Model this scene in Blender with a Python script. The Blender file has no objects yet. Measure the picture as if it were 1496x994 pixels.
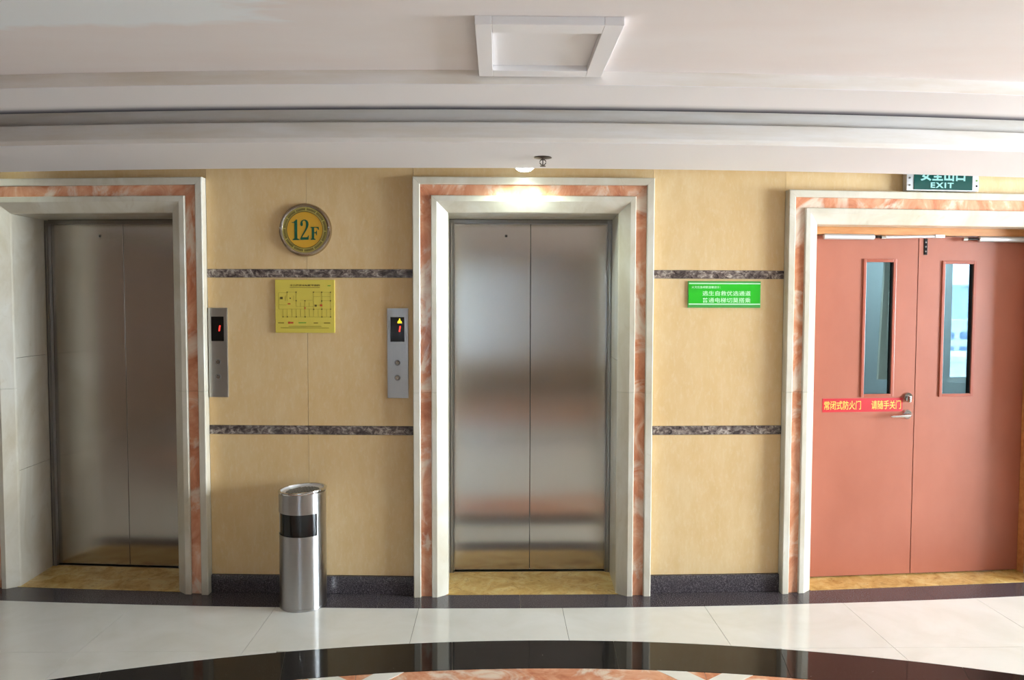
import bpy, bmesh, math, random
from math import sin, cos, asin, radians, pi, sqrt
from mathutils import Matrix, Vector

random.seed(7)
scene = bpy.context.scene
COL = scene.collection

# ------------------------------------------------------------------ camera
EYE = 1.62
cam_data = bpy.data.cameras.new('camera')
cam_data.sensor_width = 36.0
cam_data.lens = 36.0 * 1141.0 / 1496.0
cam_data.clip_end = 2000
cam = bpy.data.objects.new('camera', cam_data)
COL.objects.link(cam)
pitch, yaw, roll = radians(2.75), radians(1.0), radians(0.14)
cam.matrix_world = (Matrix.Translation((0, 0, EYE)) @ Matrix.Rotation(-yaw, 4, 'Z')
                    @ Matrix.Rotation(pi / 2 - pitch, 4, 'X') @ Matrix.Rotation(roll, 4, 'Z'))
scene.camera = cam

# ------------------------------------------------------------------ world: pale overcast sky
world = bpy.data.worlds.new('world')
scene.world = world
world.use_nodes = True
wn = world.node_tree
bg = wn.nodes['Background']
bg.inputs[0].default_value = (0.88, 0.92, 1.0, 1)
bg.inputs[1].default_value = 72.0

vs = scene.view_settings
vs.view_transform = 'Standard'
vs.look = 'None'
vs.gamma = 1.0
vs.use_curve_mapping = False
vs.exposure = 0.20

# ------------------------------------------------------------------ room dimensions
X0, X1, Y0 = -5.4, 8.5, -5.6          # side walls and the wall behind the camera
CEIL = 2.476
RW, YW = 26.0, 4.225                   # the lift wall bows gently towards the lobby
WIN_R = (0.20, 3.80, 0.45, 2.35)       # y0 y1 z0 z1 of the window in the right wall
WIN_F = (-2.5, -0.02, 0.50, 2.36)      # x0 x1 z0 z1 of the window behind the camera


def portal(name, loc, rot, sx, sy):
    d = bpy.data.lights.new(name, 'AREA')
    d.shape = 'RECTANGLE'; d.size = sx; d.size_y = sy
    d.cycles.is_portal = True
    o = bpy.data.objects.new(name, d)
    o.location = loc; o.rotation_euler = rot
    COL.objects.link(o)
    return o


portal('window_portal', (X1 + 0.12, (WIN_R[0] + WIN_R[1]) / 2, (WIN_R[2] + WIN_R[3]) / 2), (0, pi / 2, 0),
       WIN_R[3] - WIN_R[2], WIN_R[1] - WIN_R[0])
portal('window_portal', ((WIN_F[0] + WIN_F[1]) / 2, Y0 - 0.12, (WIN_F[2] + WIN_F[3]) / 2), (pi / 2, 0, 0),
       WIN_F[1] - WIN_F[0], WIN_F[3] - WIN_F[2])
portal('window_portal', (4.85, 7.12, 1.75), (-pi / 2, 0, 0), 1.5, 1.7)


# ------------------------------------------------------------------ materials
def srgb(r, g, b):
    f = lambda c: (c / 255 / 12.92) if c / 255 <= 0.04045 else ((c / 255 + 0.055) / 1.055) ** 2.4
    return (f(r), f(g), f(b), 1)


class Mat:
    """small helper around a node material"""
    def __init__(self, name, col=(0.8, 0.8, 0.8, 1), rough=0.5, metal=0.0, spec=0.5, coat=0.0):
        self.m = bpy.data.materials.new(name)
        self.m.use_nodes = True
        self.nt = self.m.node_tree
        self.b = self.nt.nodes['Principled BSDF']
        self.set('Base Color', col); self.set('Roughness', rough); self.set('Metallic', metal)
        self.set('Specular IOR Level', spec); self.set('Coat Weight', coat)
        self._pos = None

    def set(self, k, v): self.b.inputs[k].default_value = v
    def n(self, t, **kw):
        x = self.nt.nodes.new(t)
        for k, v in kw.items(): setattr(x, k, v)
        return x
    def link(self, a, b): self.nt.links.new(a, b)
    def pos(self, scale=(1, 1, 1), rot=(0, 0, 0), loc=(0, 0, 0)):
        if self._pos is None: self._pos = self.n('ShaderNodeNewGeometry').outputs['Position']
        mp = self.n('ShaderNodeMapping')
        mp.inputs['Scale'].default_value = scale; mp.inputs['Rotation'].default_value = rot
        mp.inputs['Location'].default_value = loc
        self.link(self._pos, mp.inputs[0]); return mp.outputs[0]
    def noise(self, vec, scale, detail=4, rough=0.55, dist=0.0):
        x = self.n('ShaderNodeTexNoise')
        x.inputs['Scale'].default_value = scale; x.inputs['Detail'].default_value = detail
        x.inputs['Roughness'].default_value = rough; x.inputs['Distortion'].default_value = dist
        self.link(vec, x.inputs['Vector']); return x.outputs['Fac']
    def ramp(self, fac, stops, interp='LINEAR'):
        r = self.n('ShaderNodeValToRGB'); r.color_ramp.interpolation = interp
        el = r.color_ramp.elements
        while len(el) < len(stops): el.new(0.5)
        for e_, (p, c) in zip(el, stops): e_.position = p; e_.color = c
        self.link(fac, r.inputs[0]); return r.outputs[0]
    def mix(self, fac, a, b, mode='MIX'):
        x = self.n('ShaderNodeMix', data_type='RGBA', blend_type=mode)
        if hasattr(fac, 'links'): self.link(fac, x.inputs[0])
        else: x.inputs[0].default_value = fac
        for i, v in ((6, a), (7, b)):
            if hasattr(v, 'links'): self.link(v, x.inputs[i])
            else: x.inputs[i].default_value = v
        return x.outputs[2]
    def color(self, s): self.link(s, self.b.inputs['Base Color'])
    def rough(self, fac, lo, hi):
        r = self.n('ShaderNodeMapRange')
        r.inputs['To Min'].default_value = lo; r.inputs['To Max'].default_value = hi
        self.link(fac, r.inputs[0]); self.link(r.outputs[0], self.b.inputs['Roughness'])
    def bump(self, fac, strength, dist=0.002):
        x = self.n('ShaderNodeBump'); x.inputs['Strength'].default_value = strength
        x.inputs['Distance'].default_value = dist
        self.link(fac, x.inputs['Height']); self.link(x.outputs[0], self.b.inputs['Normal'])


def g(v): return (v, v, v, 1)


M = {}
# tan stone wall panels, faint vertical streaks
m = Mat('tan_stone', rough=0.42, spec=0.35)
st = m.noise(m.pos((3.2, 3.2, 1.3)), 3.2, 5, 0.66)
cl = m.noise(m.pos((1, 1, 0.7), loc=(4, 2, 1)), 2.1, 3)
fl = m.noise(m.pos((40, 40, 14)), 1.5, 4, 0.75)
base = m.ramp(st, [(0.25, srgb(212, 178, 126)), (0.5, srgb(218, 187, 139)), (0.75, srgb(224, 197, 153))])
base = m.mix(m.ramp(cl, [(0.4, g(0)), (0.7, g(0.55))]), base, srgb(218, 182, 128))
m.color(m.mix(m.ramp(fl, [(0.50, g(0)), (0.72, g(0.45))]), base, srgb(226, 206, 168)))
M['tan'] = m.m
# grey-brown emperador marble bands
m = Mat('brown_marble', rough=0.22)
a = m.noise(m.pos((1, 1, 1.4)), 26, 6, 0.68, 1.2)
b_ = m.noise(m.pos((1, 1, 1), loc=(3, 7, 2)), 9, 4, 0.6, 0.6)
c0 = m.ramp(a, [(0.34, srgb(50, 42, 40)), (0.47, srgb(106, 92, 88)), (0.56, srgb(158, 144, 134)), (0.68, srgb(212, 200, 188))])
m.color(m.mix(m.ramp(b_, [(0.40, g(0.6)), (0.56, g(0))]), c0, srgb(58, 49, 47)))
M['brown'] = m.m
# orange red marble
m = Mat('red_marble', rough=0.16, spec=0.5)
a = m.noise(m.pos((1, 1, 0.75), rot=(0.2, 0.5, 0.1)), 5.5, 7, 0.62, 1.6)
b_ = m.noise(m.pos((1, 1, 0.7), rot=(0.3, -0.6, 0.2), loc=(2, 1, 5)), 3.2, 5, 0.6, 2.2)
c0 = m.ramp(a, [(0.28, srgb(180, 104, 74)), (0.45, srgb(208, 138, 102)), (0.58, srgb(222, 164, 130)), (0.72, srgb(234, 206, 182))])
m.color(m.mix(m.ramp(b_, [(0.52, g(0)), (0.62, g(0.75)), (0.66, g(0.9)), (0.74, g(0.2))]), c0, srgb(232, 216, 196)))
M['red'] = m.m
# cream marble of the door surrounds
m = Mat('cream_marble', rough=0.2, spec=0.5)
a = m.noise(m.pos((1, 1, 0.5)), 4, 5, 0.6, 1.0)
b_ = m.noise(m.pos((1, 1, 0.6), loc=(5, 3, 1), rot=(0.3, 0.4, 0)), 11, 6, 0.7, 1.6)
c0 = m.ramp(a, [(0.3, srgb(196, 185, 162)), (0.55, srgb(210, 203, 187)), (0.75, srgb(219, 215, 204))])
m.color(m.mix(m.ramp(b_, [(0.60, g(0)), (0.68, g(0.28)), (0.72, g(0))]), c0, srgb(180, 160, 128)))
M['cream'] = m.m
# polished cream floor tile
m = Mat('cream_floor_tile', rough=0.07, spec=0.5)
a = m.noise(m.pos((1, 1, 1)), 3, 5, 0.6, 0.8)
c0 = m.ramp(a, [(0.3, srgb(222, 219, 209)), (0.7, srgb(233, 231, 225))])
m.color(c0)
m.rough(m.noise(m.pos(), 2.5, 3), 0.04, 0.11)
M['tile'] = m.m
# black granite floor
m = Mat('black_granite', rough=0.06, spec=0.38)
a = m.noise(m.pos(), 210, 2, 0.6)
b_ = m.noise(m.pos(), 90, 2, 0.5)
c0 = m.ramp(a, [(0.4, srgb(20, 19, 19)), (0.62, srgb(38, 36, 35)), (0.75, srgb(80, 76, 72))])
m.color(m.mix(m.ramp(b_, [(0.76, g(0)), (0.79, g(0.8))]), c0, srgb(190, 186, 178)))
M['black'] = m.m
# grey-violet granite of the border and skirting
m = Mat('dark_granite', rough=0.16)
a = m.noise(m.pos(), 170, 3, 0.7)
m.color(m.ramp(a, [(0.34, srgb(42, 38, 41)), (0.52, srgb(74, 68, 72)), (0.66, srgb(112, 104, 108)), (0.8, srgb(160, 150, 152))]))
M['granite'] = m.m
# yellow threshold marble
m = Mat('yellow_marble', rough=0.22)
a = m.noise(m.pos((1, 1, 1)), 9, 7, 0.68, 0.7)
b_ = m.noise(m.pos((1, 1, 1), loc=(3, 3, 3)), 22, 5, 0.7, 1.5)
c0 = m.ramp(a, [(0.3, srgb(170, 128, 66)), (0.5, srgb(204, 168, 98)), (0.7, srgb(220, 194, 132))])
m.color(m.mix(m.ramp(b_, [(0.56, g(0)), (0.64, g(0.5)), (0.7, g(0))]), c0, srgb(120, 82, 42)))
M['yellow'] = m.m
M['grout'] = Mat('grout', srgb(120, 112, 100), 0.8).m
# painted plaster ceiling: patched and yellowed paint
m = Mat('ceiling_paint', rough=0.75, spec=0.2)
pn = m.noise(m.pos((0.8, 2.4, 1), loc=(0.4, 0.2, 0)), 1.3, 5, 0.6, 0.5)
xyz = m.n('ShaderNodeSeparateXYZ'); m.link(m.n('ShaderNodeNewGeometry').outputs['Position'], xyz.inputs[0])
edge = m.n('ShaderNodeMath', operation='MULTIPLY_ADD'); m.link(xyz.outputs[0], edge.inputs[0])
edge.inputs[1].default_value = -0.62; edge.inputs[2].default_value = -0.30
ey = m.n('ShaderNodeMath', operation='MULTIPLY_ADD'); m.link(xyz.outputs[1], ey.inputs[0])
ey.inputs[1].default_value = -2.2; ey.inputs[2].default_value = 5.55
mn = m.n('ShaderNodeMath', operation='MINIMUM'); m.link(edge.outputs[0], mn.inputs[0]); m.link(ey.outputs[0], mn.inputs[1])
ad = m.n('ShaderNodeMath', operation='ADD'); m.link(mn.outputs[0], ad.inputs[0]); m.link(pn, ad.inputs[1])
patch = m.ramp(ad.outputs[0], [(0.52, g(0)), (0.62, g(1))])
stain = m.noise(m.pos((1, 3, 1), loc=(7, 1, 0)), 1.1, 4)
c0 = m.ramp(stain, [(0.3, srgb(230, 218, 214)), (0.7, srgb(234, 226, 224))])
m.color(m.mix(patch, c0, srgb(236, 238, 240)))
M['ceil'] = m.m
m = Mat('cornice_paint', rough=0.7, spec=0.2)
a = m.noise(m.pos((0.6, 3, 5)), 3.0, 5, 0.6)
m.color(m.ramp(a, [(0.3, srgb(222, 209, 194)), (0.6, srgb(234, 226, 220))]))
M['cornice'] = m.m
M['soffit'] = Mat('soffit_paint', srgb(237, 232, 232), 0.7, spec=0.2).m
# soffit beside the slot: colour darkens towards the slot edge
m = Mat('slot_edge_soffit_paint', rough=0.7, spec=0.2)
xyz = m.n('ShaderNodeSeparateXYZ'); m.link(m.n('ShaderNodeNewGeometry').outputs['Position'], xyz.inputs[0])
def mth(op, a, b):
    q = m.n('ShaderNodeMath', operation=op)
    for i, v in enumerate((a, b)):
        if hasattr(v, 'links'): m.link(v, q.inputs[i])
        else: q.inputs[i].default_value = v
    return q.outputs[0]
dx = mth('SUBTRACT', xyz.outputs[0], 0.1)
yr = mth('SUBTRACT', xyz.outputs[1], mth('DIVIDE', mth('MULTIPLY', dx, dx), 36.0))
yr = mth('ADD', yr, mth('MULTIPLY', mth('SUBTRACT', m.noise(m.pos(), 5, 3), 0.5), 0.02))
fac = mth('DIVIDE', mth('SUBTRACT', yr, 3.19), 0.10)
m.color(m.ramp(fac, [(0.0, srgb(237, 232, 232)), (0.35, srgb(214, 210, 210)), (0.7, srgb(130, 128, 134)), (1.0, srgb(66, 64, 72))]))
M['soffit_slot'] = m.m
M['panelling'] = Mat('dark_panelling', srgb(104, 80, 60), 0.5).m
M['dull_tan'] = Mat('dull_tan_wallpaper', srgb(158, 132, 98), 0.6).m
M['plaster'] = Mat('plaster', srgb(196, 184, 164), 0.8).m


def steel(name, col, rough, aniso_scale, bump=0.02, scratch=False):
    m = Mat(name, col, rough, 1.0)
    n1 = m.noise(m.pos(aniso_scale), 4.0, 4, 0.7)
    n2 = m.noise(m.pos((1.2, 1.2, 0.5), loc=(3, 1, 4)), 1.6, 4, 0.6)
    c0 = m.ramp(n1, [(0.3, tuple(c * 0.90 for c in col[:3]) + (1,)), (0.7, col)])
    m.color(m.mix(m.ramp(n2, [(0.35, g(0)), (0.7, g(0.25))]), c0, tuple(c * 0.75 for c in col[:3]) + (1,)))
    m.rough(n1, rough * 0.9, rough * 1.12)
    m.bump(n1, bump, 0.001)
    return m


m = steel('brushed_steel_door', srgb(200, 194, 186), 0.19, (160, 160, 1.2), 0.06)
m.set('Anisotropic', 0.9)
tg = m.n('ShaderNodeTangent', direction_type='RADIAL', axis='Z')
m.link(tg.outputs[0], m.b.inputs['Tangent'])
M['steel'] = m.m
M['steel_dark'] = steel('dark_steel', srgb(146, 143, 140), 0.3, (100, 100, 1.2), 0.03).m
M['steel_plate'] = steel('call_plate_steel', srgb(190, 187, 184), 0.3, (200, 200, 2), 0.02).m
m = steel('bin_steel', srgb(192, 192, 193), 0.30, (2, 2, 220), 0.01)
m.set('Anisotropic', 0.95); m.set('Anisotropic Rotation', 0.25)
tg = m.n('ShaderNodeTangent', direction_type='RADIAL', axis='Z')
m.link(tg.outputs[0], m.b.inputs['Tangent'])
M['bin'] = m.m
M['chrome'] = Mat('chrome', srgb(215, 215, 216), 0.12, 1.0).m
M['alu'] = Mat('silver_paint', srgb(222, 223, 226), 0.3, 0.6).m
M['black_gloss'] = Mat('black_plastic', srgb(14, 14, 15), 0.12).m
M['black_matt'] = Mat('black_void', srgb(10, 10, 10), 0.6).m
M['dark_metal'] = Mat('dark_bronze', srgb(74, 62, 56), 0.4, 0.6).m
M['gasket'] = Mat('rubber', srgb(30, 26, 26), 0.6).m
# red brown painted doors
m = Mat('door_paint', rough=0.34, spec=0.45)
a = m.noise(m.pos((1, 1, 0.6)), 2.4, 5, 0.6)
b_ = m.noise(m.pos((1, 1, 1), loc=(1, 5, 2)), 30, 3, 0.7)
c0 = m.ramp(a, [(0.3, srgb(160, 92, 70)), (0.7, srgb(171, 102, 80))])
m.color(m.mix(m.ramp(b_, [(0.68, g(0)), (0.8, g(0.3))]), c0, srgb(160, 84, 60)))
M['door'] = m.m
M['door_trim'] = Mat('door_trim_paint', srgb(160, 82, 60), 0.3).m
m = Mat('wood_frame', rough=0.4)
a = m.noise(m.pos((0.8, 8, 8)), 5, 5, 0.6)
m.color(m.ramp(a, [(0.3, srgb(190, 120, 62)), (0.7, srgb(214, 152, 92))]))
M['wood'] = m.m


def glass(name, tint, fres=1.45):
    mt = bpy.data.materials.new(name); mt.use_nodes = True
    nt = mt.node_tree; nt.nodes.clear()
    o = nt.nodes.new('ShaderNodeOutputMaterial'); mx = nt.nodes.new('ShaderNodeMixShader')
    tr = nt.nodes.new('ShaderNodeBsdfTransparent'); gl = nt.nodes.new('ShaderNodeBsdfGlossy')
    fr = nt.nodes.new('ShaderNodeFresnel'); fr.inputs[0].default_value = fres
    tr.inputs[0].default_value = tint; gl.inputs['Roughness'].default_value = 0.02
    nt.links.new(fr.outputs[0], mx.inputs[0]); nt.links.new(tr.outputs[0], mx.inputs[1])
    nt.links.new(gl.outputs[0], mx.inputs[2]); nt.links.new(mx.outputs[0], o.inputs[0])
    return mt


M['glass_door'] = glass('tinted_glass', (0.44, 0.55, 0.59, 1))
M['glass_tint'] = glass('solar_glass', (.33, .345, .36, 1))
M['glass'] = glass('window_glass', (0.93, 0.97, 0.97, 1))


def emit(name, col, s):
    m = Mat(name, (0.02, 0.02, 0.02, 1), 0.4)
    m.set('Emission Color', col); m.set('Emission Strength', s); return m.m


M['lamp'] = emit('lamp_glass', (0.86, 1.0, 0.95, 1), 14)
M['fill_lamp_warm'] = emit('warm_fill_lamp_glass', (1.0, 0.80, 0.52, 1), 12)
M['led_red'] = emit('red_led', (1.0, 0.03, 0.02, 1), 2.6)
M['led_yellow'] = emit('yellow_led', (1.0, 0.72, 0.02, 1), 1.8)
M['exit_text'] = emit('exit_letters', (0.45, 0.95, 0.92, 1), 0.75)
m = Mat('exit_face', srgb(16, 74, 68), 0.2); M['exit_face'] = m.m
M['sign_yellow'] = Mat('yellow_board', srgb(214, 194, 82), 0.35).m
M['ink'] = Mat('dark_ink', srgb(84, 72, 22), 0.5).m
M['ink_faint'] = Mat('olive_ink', srgb(146, 126, 40), 0.5).m
M['ink_red'] = Mat('red_ink', srgb(196, 74, 40), 0.5).m
M['ink_green'] = Mat('green_ink', srgb(110, 160, 50), 0.5).m
M['sign_green'] = Mat('green_board', srgb(44, 188, 40), 0.3).m
M['sign_green_edge'] = Mat('green_board_edge', srgb(74, 160, 74), 0.3).m
M['white_print'] = Mat('white_print', srgb(206, 244, 206), 0.4).m
M['strip_red'] = Mat('red_vinyl', srgb(188, 14, 30), 0.4).m
M['strip_text'] = Mat('yellow_print', srgb(250, 196, 84), 0.4).m
M['badge_rim'] = Mat('tan_reflection_steel', srgb(176, 160, 140), 0.2, 1.0).m  # chrome rim with the wall's tan reflection put into its colour
M['badge_gold'] = Mat('gold_enamel', srgb(206, 156, 44), 0.3).m
M['badge_ring'] = Mat('ochre_ring', srgb(178, 162, 82), 0.35).m
M['badge_green'] = Mat('green_enamel', srgb(6, 84, 62), 0.3).m
M['badge_line'] = Mat('dark_olive_enamel', srgb(92, 78, 30), 0.35).m
M['stair_paint'] = Mat('stair_paint', srgb(214, 218, 220), 0.7).m
M['stair_grey'] = Mat('stair_floor', srgb(120, 124, 126), 0.6).m
M['sheet'] = Mat('plastic_sheet', srgb(232, 226, 212), 0.4).m
mt = Mat('dimming_cloth', srgb(214, 216, 216), 0.9); mt.m.node_tree.nodes.remove(mt.b)
tb = mt.n('ShaderNodeBsdfTranslucent'); tb.inputs[0].default_value = (.27, .285, .305, 1)
db = mt.n('ShaderNodeBsdfDiffuse'); db.inputs[0].default_value = (.4, .4, .39, 1)
ab = mt.n('ShaderNodeAddShader'); mt.link(tb.outputs[0], ab.inputs[0]); mt.link(db.outputs[0], ab.inputs[1])
mt.link(ab.outputs[0], [n_ for n_ in mt.nt.nodes if n_.type == 'OUTPUT_MATERIAL'][0].inputs[0])
M['blind'] = mt.m
M['white_frame'] = Mat('white_window_frame', srgb(225, 226, 226), 0.4).m
M['city_white'] = Mat('pale_concrete', srgb(228, 226, 222), 0.8).m
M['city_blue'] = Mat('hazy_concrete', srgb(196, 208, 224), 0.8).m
M['city_glass'] = Mat('far_window', srgb(128, 146, 172), 0.3).m
M['ground'] = Mat('ground', srgb(150, 156, 150), 0.9).m


# ------------------------------------------------------------------ geometry helpers
class MB:
    def __init__(self, mp=None):
        self.bm = bmesh.new(); self.mp = mp

    def v(self, p):
        return self.bm.verts.new(self.mp(*p) if self.mp else p)

    def hexa(self, pts, bevel=0):
        vs_ = [self.v(p) for p in pts]
        for f in ((0, 3, 2, 1), (4, 5, 6, 7), (0, 1, 5, 4), (1, 2, 6, 5), (2, 3, 7, 6), (3, 0, 4, 7)):
            self.bm.faces.new([vs_[i] for i in f])
        if bevel:
            ed = set()
            for x in vs_: ed.update(x.link_edges)
            bmesh.ops.bevel(self.bm, geom=list(ed), offset=bevel, segments=2, affect='EDGES', profile=0.6)
        return self

    def box(self, x0, x1, y0, y1, z0, z1, bevel=0):
        return self.hexa([(x0, y0, z0), (x1, y0, z0), (x1, y1, z0), (x0, y1, z0),
                          (x0, y0, z1), (x1, y0, z1), (x1, y1, z1), (x0, y1, z1)], bevel)

    def loft(self, A, B, smooth=False):
        """two equal point loops -> closed prism"""
        a = [self.v(p) for p in A]; b = [self.v(p) for p in B]; n = len(a)
        for i in range(n):
            f = self.bm.faces.new((a[i], a[(i + 1) % n], b[(i + 1) % n], b[i])); f.smooth = smooth
        self.bm.faces.new(a[::-1]); self.bm.faces.new(b)
        return self

    def prism_xz(self, poly, y0, y1):
        return self.loft([(x, y0, z) for x, z in poly], [(x, y1, z) for x, z in poly])

    def prism_xy(self, poly, z0, z1):
        return self.loft([(x, y, z0) for x, y in poly], [(x, y, z1) for x, y in poly])

    def disc(self, cx, cz, y0, y1, r, n=40, r2=None, smooth=True):
        r2 = r if r2 is None else r2
        A = [(cx + r * cos(2 * pi * i / n), y1, cz + r * sin(2 * pi * i / n)) for i in range(n)]
        B = [(cx + r2 * cos(2 * pi * i / n), y0, cz + r2 * sin(2 * pi * i / n)) for i in range(n)]
        return self.loft(A, B, smooth)

    def ring(self, cx, cz, prof, n=64):
        """lathe about the y axis: prof = [(r, y)...] closed"""
        rows = [[self.v((cx + r * cos(2 * pi * i / n), y, cz + r * sin(2 * pi * i / n))) for i in range(n)] for r, y in prof]
        k = len(rows)
        for j in range(k):
            for i in range(n):
                f = self.bm.faces.new((rows[j][i], rows[(j + 1) % k][i], rows[(j + 1) % k][(i + 1) % n], rows[j][(i + 1) % n]))
                f.smooth = True
        return self

    def lathe(self, prof, n=48, cx=0, cy=0, a0=0.0, a1=2 * pi, closed=False):
        """lathe about z: prof = [(r, z)...]"""
        full = abs(a1 - a0 - 2 * pi) < 1e-6
        cnt = n if full else n + 1
        rows = []
        for r, z in prof:
            rows.append([self.v((cx + r * cos(a0 + (a1 - a0) * i / n), cy + r * sin(a0 + (a1 - a0) * i / n), z)) for i in range(cnt)])
        k = len(rows)
        for j in range(k if closed else k - 1):
            A, B = rows[j], rows[(j + 1) % k]
            for i in range(cnt if full else cnt - 1):
                f = self.bm.faces.new((A[i], A[(i + 1) % cnt], B[(i + 1) % cnt], B[i])); f.smooth = True
        if closed and not full:
            self.bm.faces.new([r[0] for r in rows]); self.bm.faces.new([r[-1] for r in rows][::-1])
        return self

    def tube(self, pts, r, n=10):
        pts = [Vector(p) for p in pts]; rings = []
        for i, p in enumerate(pts):
            t = (pts[min(i + 1, len(pts) - 1)] - pts[max(i - 1, 0)]).normalized()
            u = t.cross(Vector((0, 0, 1)))
            if u.length < 1e-3: u = t.cross(Vector((1, 0, 0)))
            u.normalize(); w = t.cross(u)
            rr = r[i] if isinstance(r, (list, tuple)) else r
            rings.append([self.v(p + (u * cos(2 * pi * k / n) + w * sin(2 * pi * k / n)) * rr) for k in range(n)])
        for A, B in zip(rings, rings[1:]):
            for k in range(n):
                f = self.bm.faces.new((A[k], A[(k + 1) % n], B[(k + 1) % n], B[k])); f.smooth = True
        self.bm.faces.new(rings[0][::-1]); self.bm.faces.new(rings[-1])
        return self

    def build(self, name, mat, parent=None, loc=None, rotz=0.0):
        bmesh.ops.recalc_face_normals(self.bm, faces=self.bm.faces[:])
        me = bpy.data.meshes.new(name); self.bm.to_mesh(me); self.bm.free()
        me.materials.append(M[mat] if isinstance(mat, str) else mat)
        if any(p.use_smooth for p in me.polygons): me.set_sharp_from_angle(angle=radians(32))
        o = bpy.data.objects.new(name, me); COL.objects.link(o)
        if parent: o.parent = parent
        if loc is not None: o.location = loc
        o.rotation_euler.z = rotz
        return o


def tag(o, label=None, cat=None, group=None, kind=None):
    if label: o['label'] = label
    if cat: o['category'] = cat
    if group: o['group'] = group
    if kind: o['kind'] = kind
    return o


def empty(name, loc, rotz=0.0):
    o = bpy.data.objects.new(name, None); o.empty_display_size = 0.1
    o.location = loc; o.rotation_euler.z = rotz; COL.objects.link(o)
    return o


def struct(name, loc=(0, 0, 0), rotz=0.0, label=None, cat=None):
    return tag(empty(name, loc, rotz), label, cat, kind='structure')


def text_bm(body, x0, x1, z0, z1, y0, y1, bold=0.0, mp=None, space=1.0):
    """flat lettering fitted into a box, standing in the xz plane, facing -y"""
    cu = bpy.data.curves.new('t', 'FONT'); cu.body = body; cu.size = 1.0
    cu.offset = bold; cu.space_character = space; cu.resolution_u = 3; cu.fill_mode = 'FRONT'
    ob = bpy.data.objects.new('t', cu); COL.objects.link(ob)
    dg = bpy.context.evaluated_depsgraph_get()
    me = ob.evaluated_get(dg).to_mesh()
    vs_ = [v.co.copy() for v in me.vertices]; fs = [tuple(p.vertices) for p in me.polygons]
    ob.evaluated_get(dg).to_mesh_clear()
    bpy.data.objects.remove(ob); bpy.data.curves.remove(cu)
    mb = MB(mp)
    if not vs_: return mb
    ax, bx = min(v.x for v in vs_), max(v.x for v in vs_)
    ay, by = min(v.y for v in vs_), max(v.y for v in vs_)
    sx = (x1 - x0) / max(bx - ax, 1e-6); sz = (z1 - z0) / max(by - ay, 1e-6)
    bv = [mb.v((x0 + (v.x - ax) * sx, y0, z0 + (v.y - ay) * sz)) for v in vs_]
    fl_ = []
    for f in fs:
        try: fl_.append(mb.bm.faces.new([bv[i] for i in f]))
        except ValueError: pass
    ex = bmesh.ops.extrude_face_region(mb.bm, geom=fl_)
    dv = [q for q in ex['geom'] if isinstance(q, bmesh.types.BMVert)]
    bmesh.ops.translate(mb.bm, verts=dv, vec=Vector((0, y1 - y0, 0)))
    return mb


# ------------------------------------------------------------------ bays along the bowed lift wall
class Bay:
    """x runs along the wall, d runs straight back (+y), z up"""
    def __init__(self, o, th):
        self.o = o; self.th = th
    def mp(self, x, d, z):
        return (x + d * sin(self.th), d * cos(self.th), z)
    def world(self, x, d=0.0, z=0.0):
        return (self.o[0] + x * cos(self.th), self.o[1] + x * sin(self.th) + d, z)


def arc_bay(x):
    th = asin((x - 0.1) / RW)
    return Bay((x, YW + RW - RW * cos(th), 0), th)


LEFT, MID, EXIT = arc_bay(-2.25), arc_bay(0.19), arc_bay(2.46)


def chord(a, b):
    dx, dy = b[0] - a[0], b[1] - a[1]
    return Bay(((a[0] + b[0]) / 2, (a[1] + b[1]) / 2, 0), math.atan2(dy, dx)), sqrt(dx * dx + dy * dy)


HW_L, HW_E = 0.652, 0.882
wl_end = (X0, YW + RW - sqrt(RW ** 2 - (X0 - 0.1) ** 2), 0)
wr_end = (X1, 4.95, 0)
SEG0, L0 = chord(wl_end, LEFT.world(-HW_L))
SEG1, L1 = chord(LEFT.world(HW_L), MID.world(-HW_L))
SEG2, L2 = chord(MID.world(HW_L), EXIT.world(-HW_E))
SEG3, L3 = chord(EXIT.world(HW_E), wr_end)
WD = 0.058                    # wall face behind the front of the door surrounds


def wall_y(x):
    x = min(x, 4.4)
    return YW + RW - sqrt(RW * RW - (x - 0.1) ** 2)


# ------------------------------------------------------------------ FLOOR
floor = MB().box(X0 - 0.2, X1 + 0.2, Y0 - 0.2, 5.3, -0.12, -0.004).build('floor', 'grout')
tag(floor, 'polished lobby floor of cream tiles with a black granite ring and border', 'floor', kind='structure')
CX, CY, RO, RI, RM = 0.17, 3.672 - 6.2, 6.2, 5.915, 5.35
GAP = 0.0012


def border_in(x):
    x = min(x, 4.4)
    return 4.067 + (x - 0.1) ** 2 / 56.0
def circ(x, r):
    q = r * r - (x - CX) ** 2
    return CY + sqrt(q) if q > 0 else -99.0


def floor_cell(xa, xb, ya, yb, top, bot, name, mat, n=10, z=0.0):
    """one stone between two upright joints, trimmed by a top and a bottom curve"""
    up, dn = [], []
    N = max(n, 2)
    for i in range(N + 1):
        x = xa + GAP + (xb - xa - 2 * GAP) * i / N
        t = min(yb, top(x)) - GAP; b = max(ya, bot(x)) + GAP
        if t - b > 0.004: up.append((x, t)); dn.append((x, b))
    if len(up) < 2: return None
    return MB().prism_xy(dn + up[::-1], -0.02, z).build(name, mat, floor)


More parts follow.
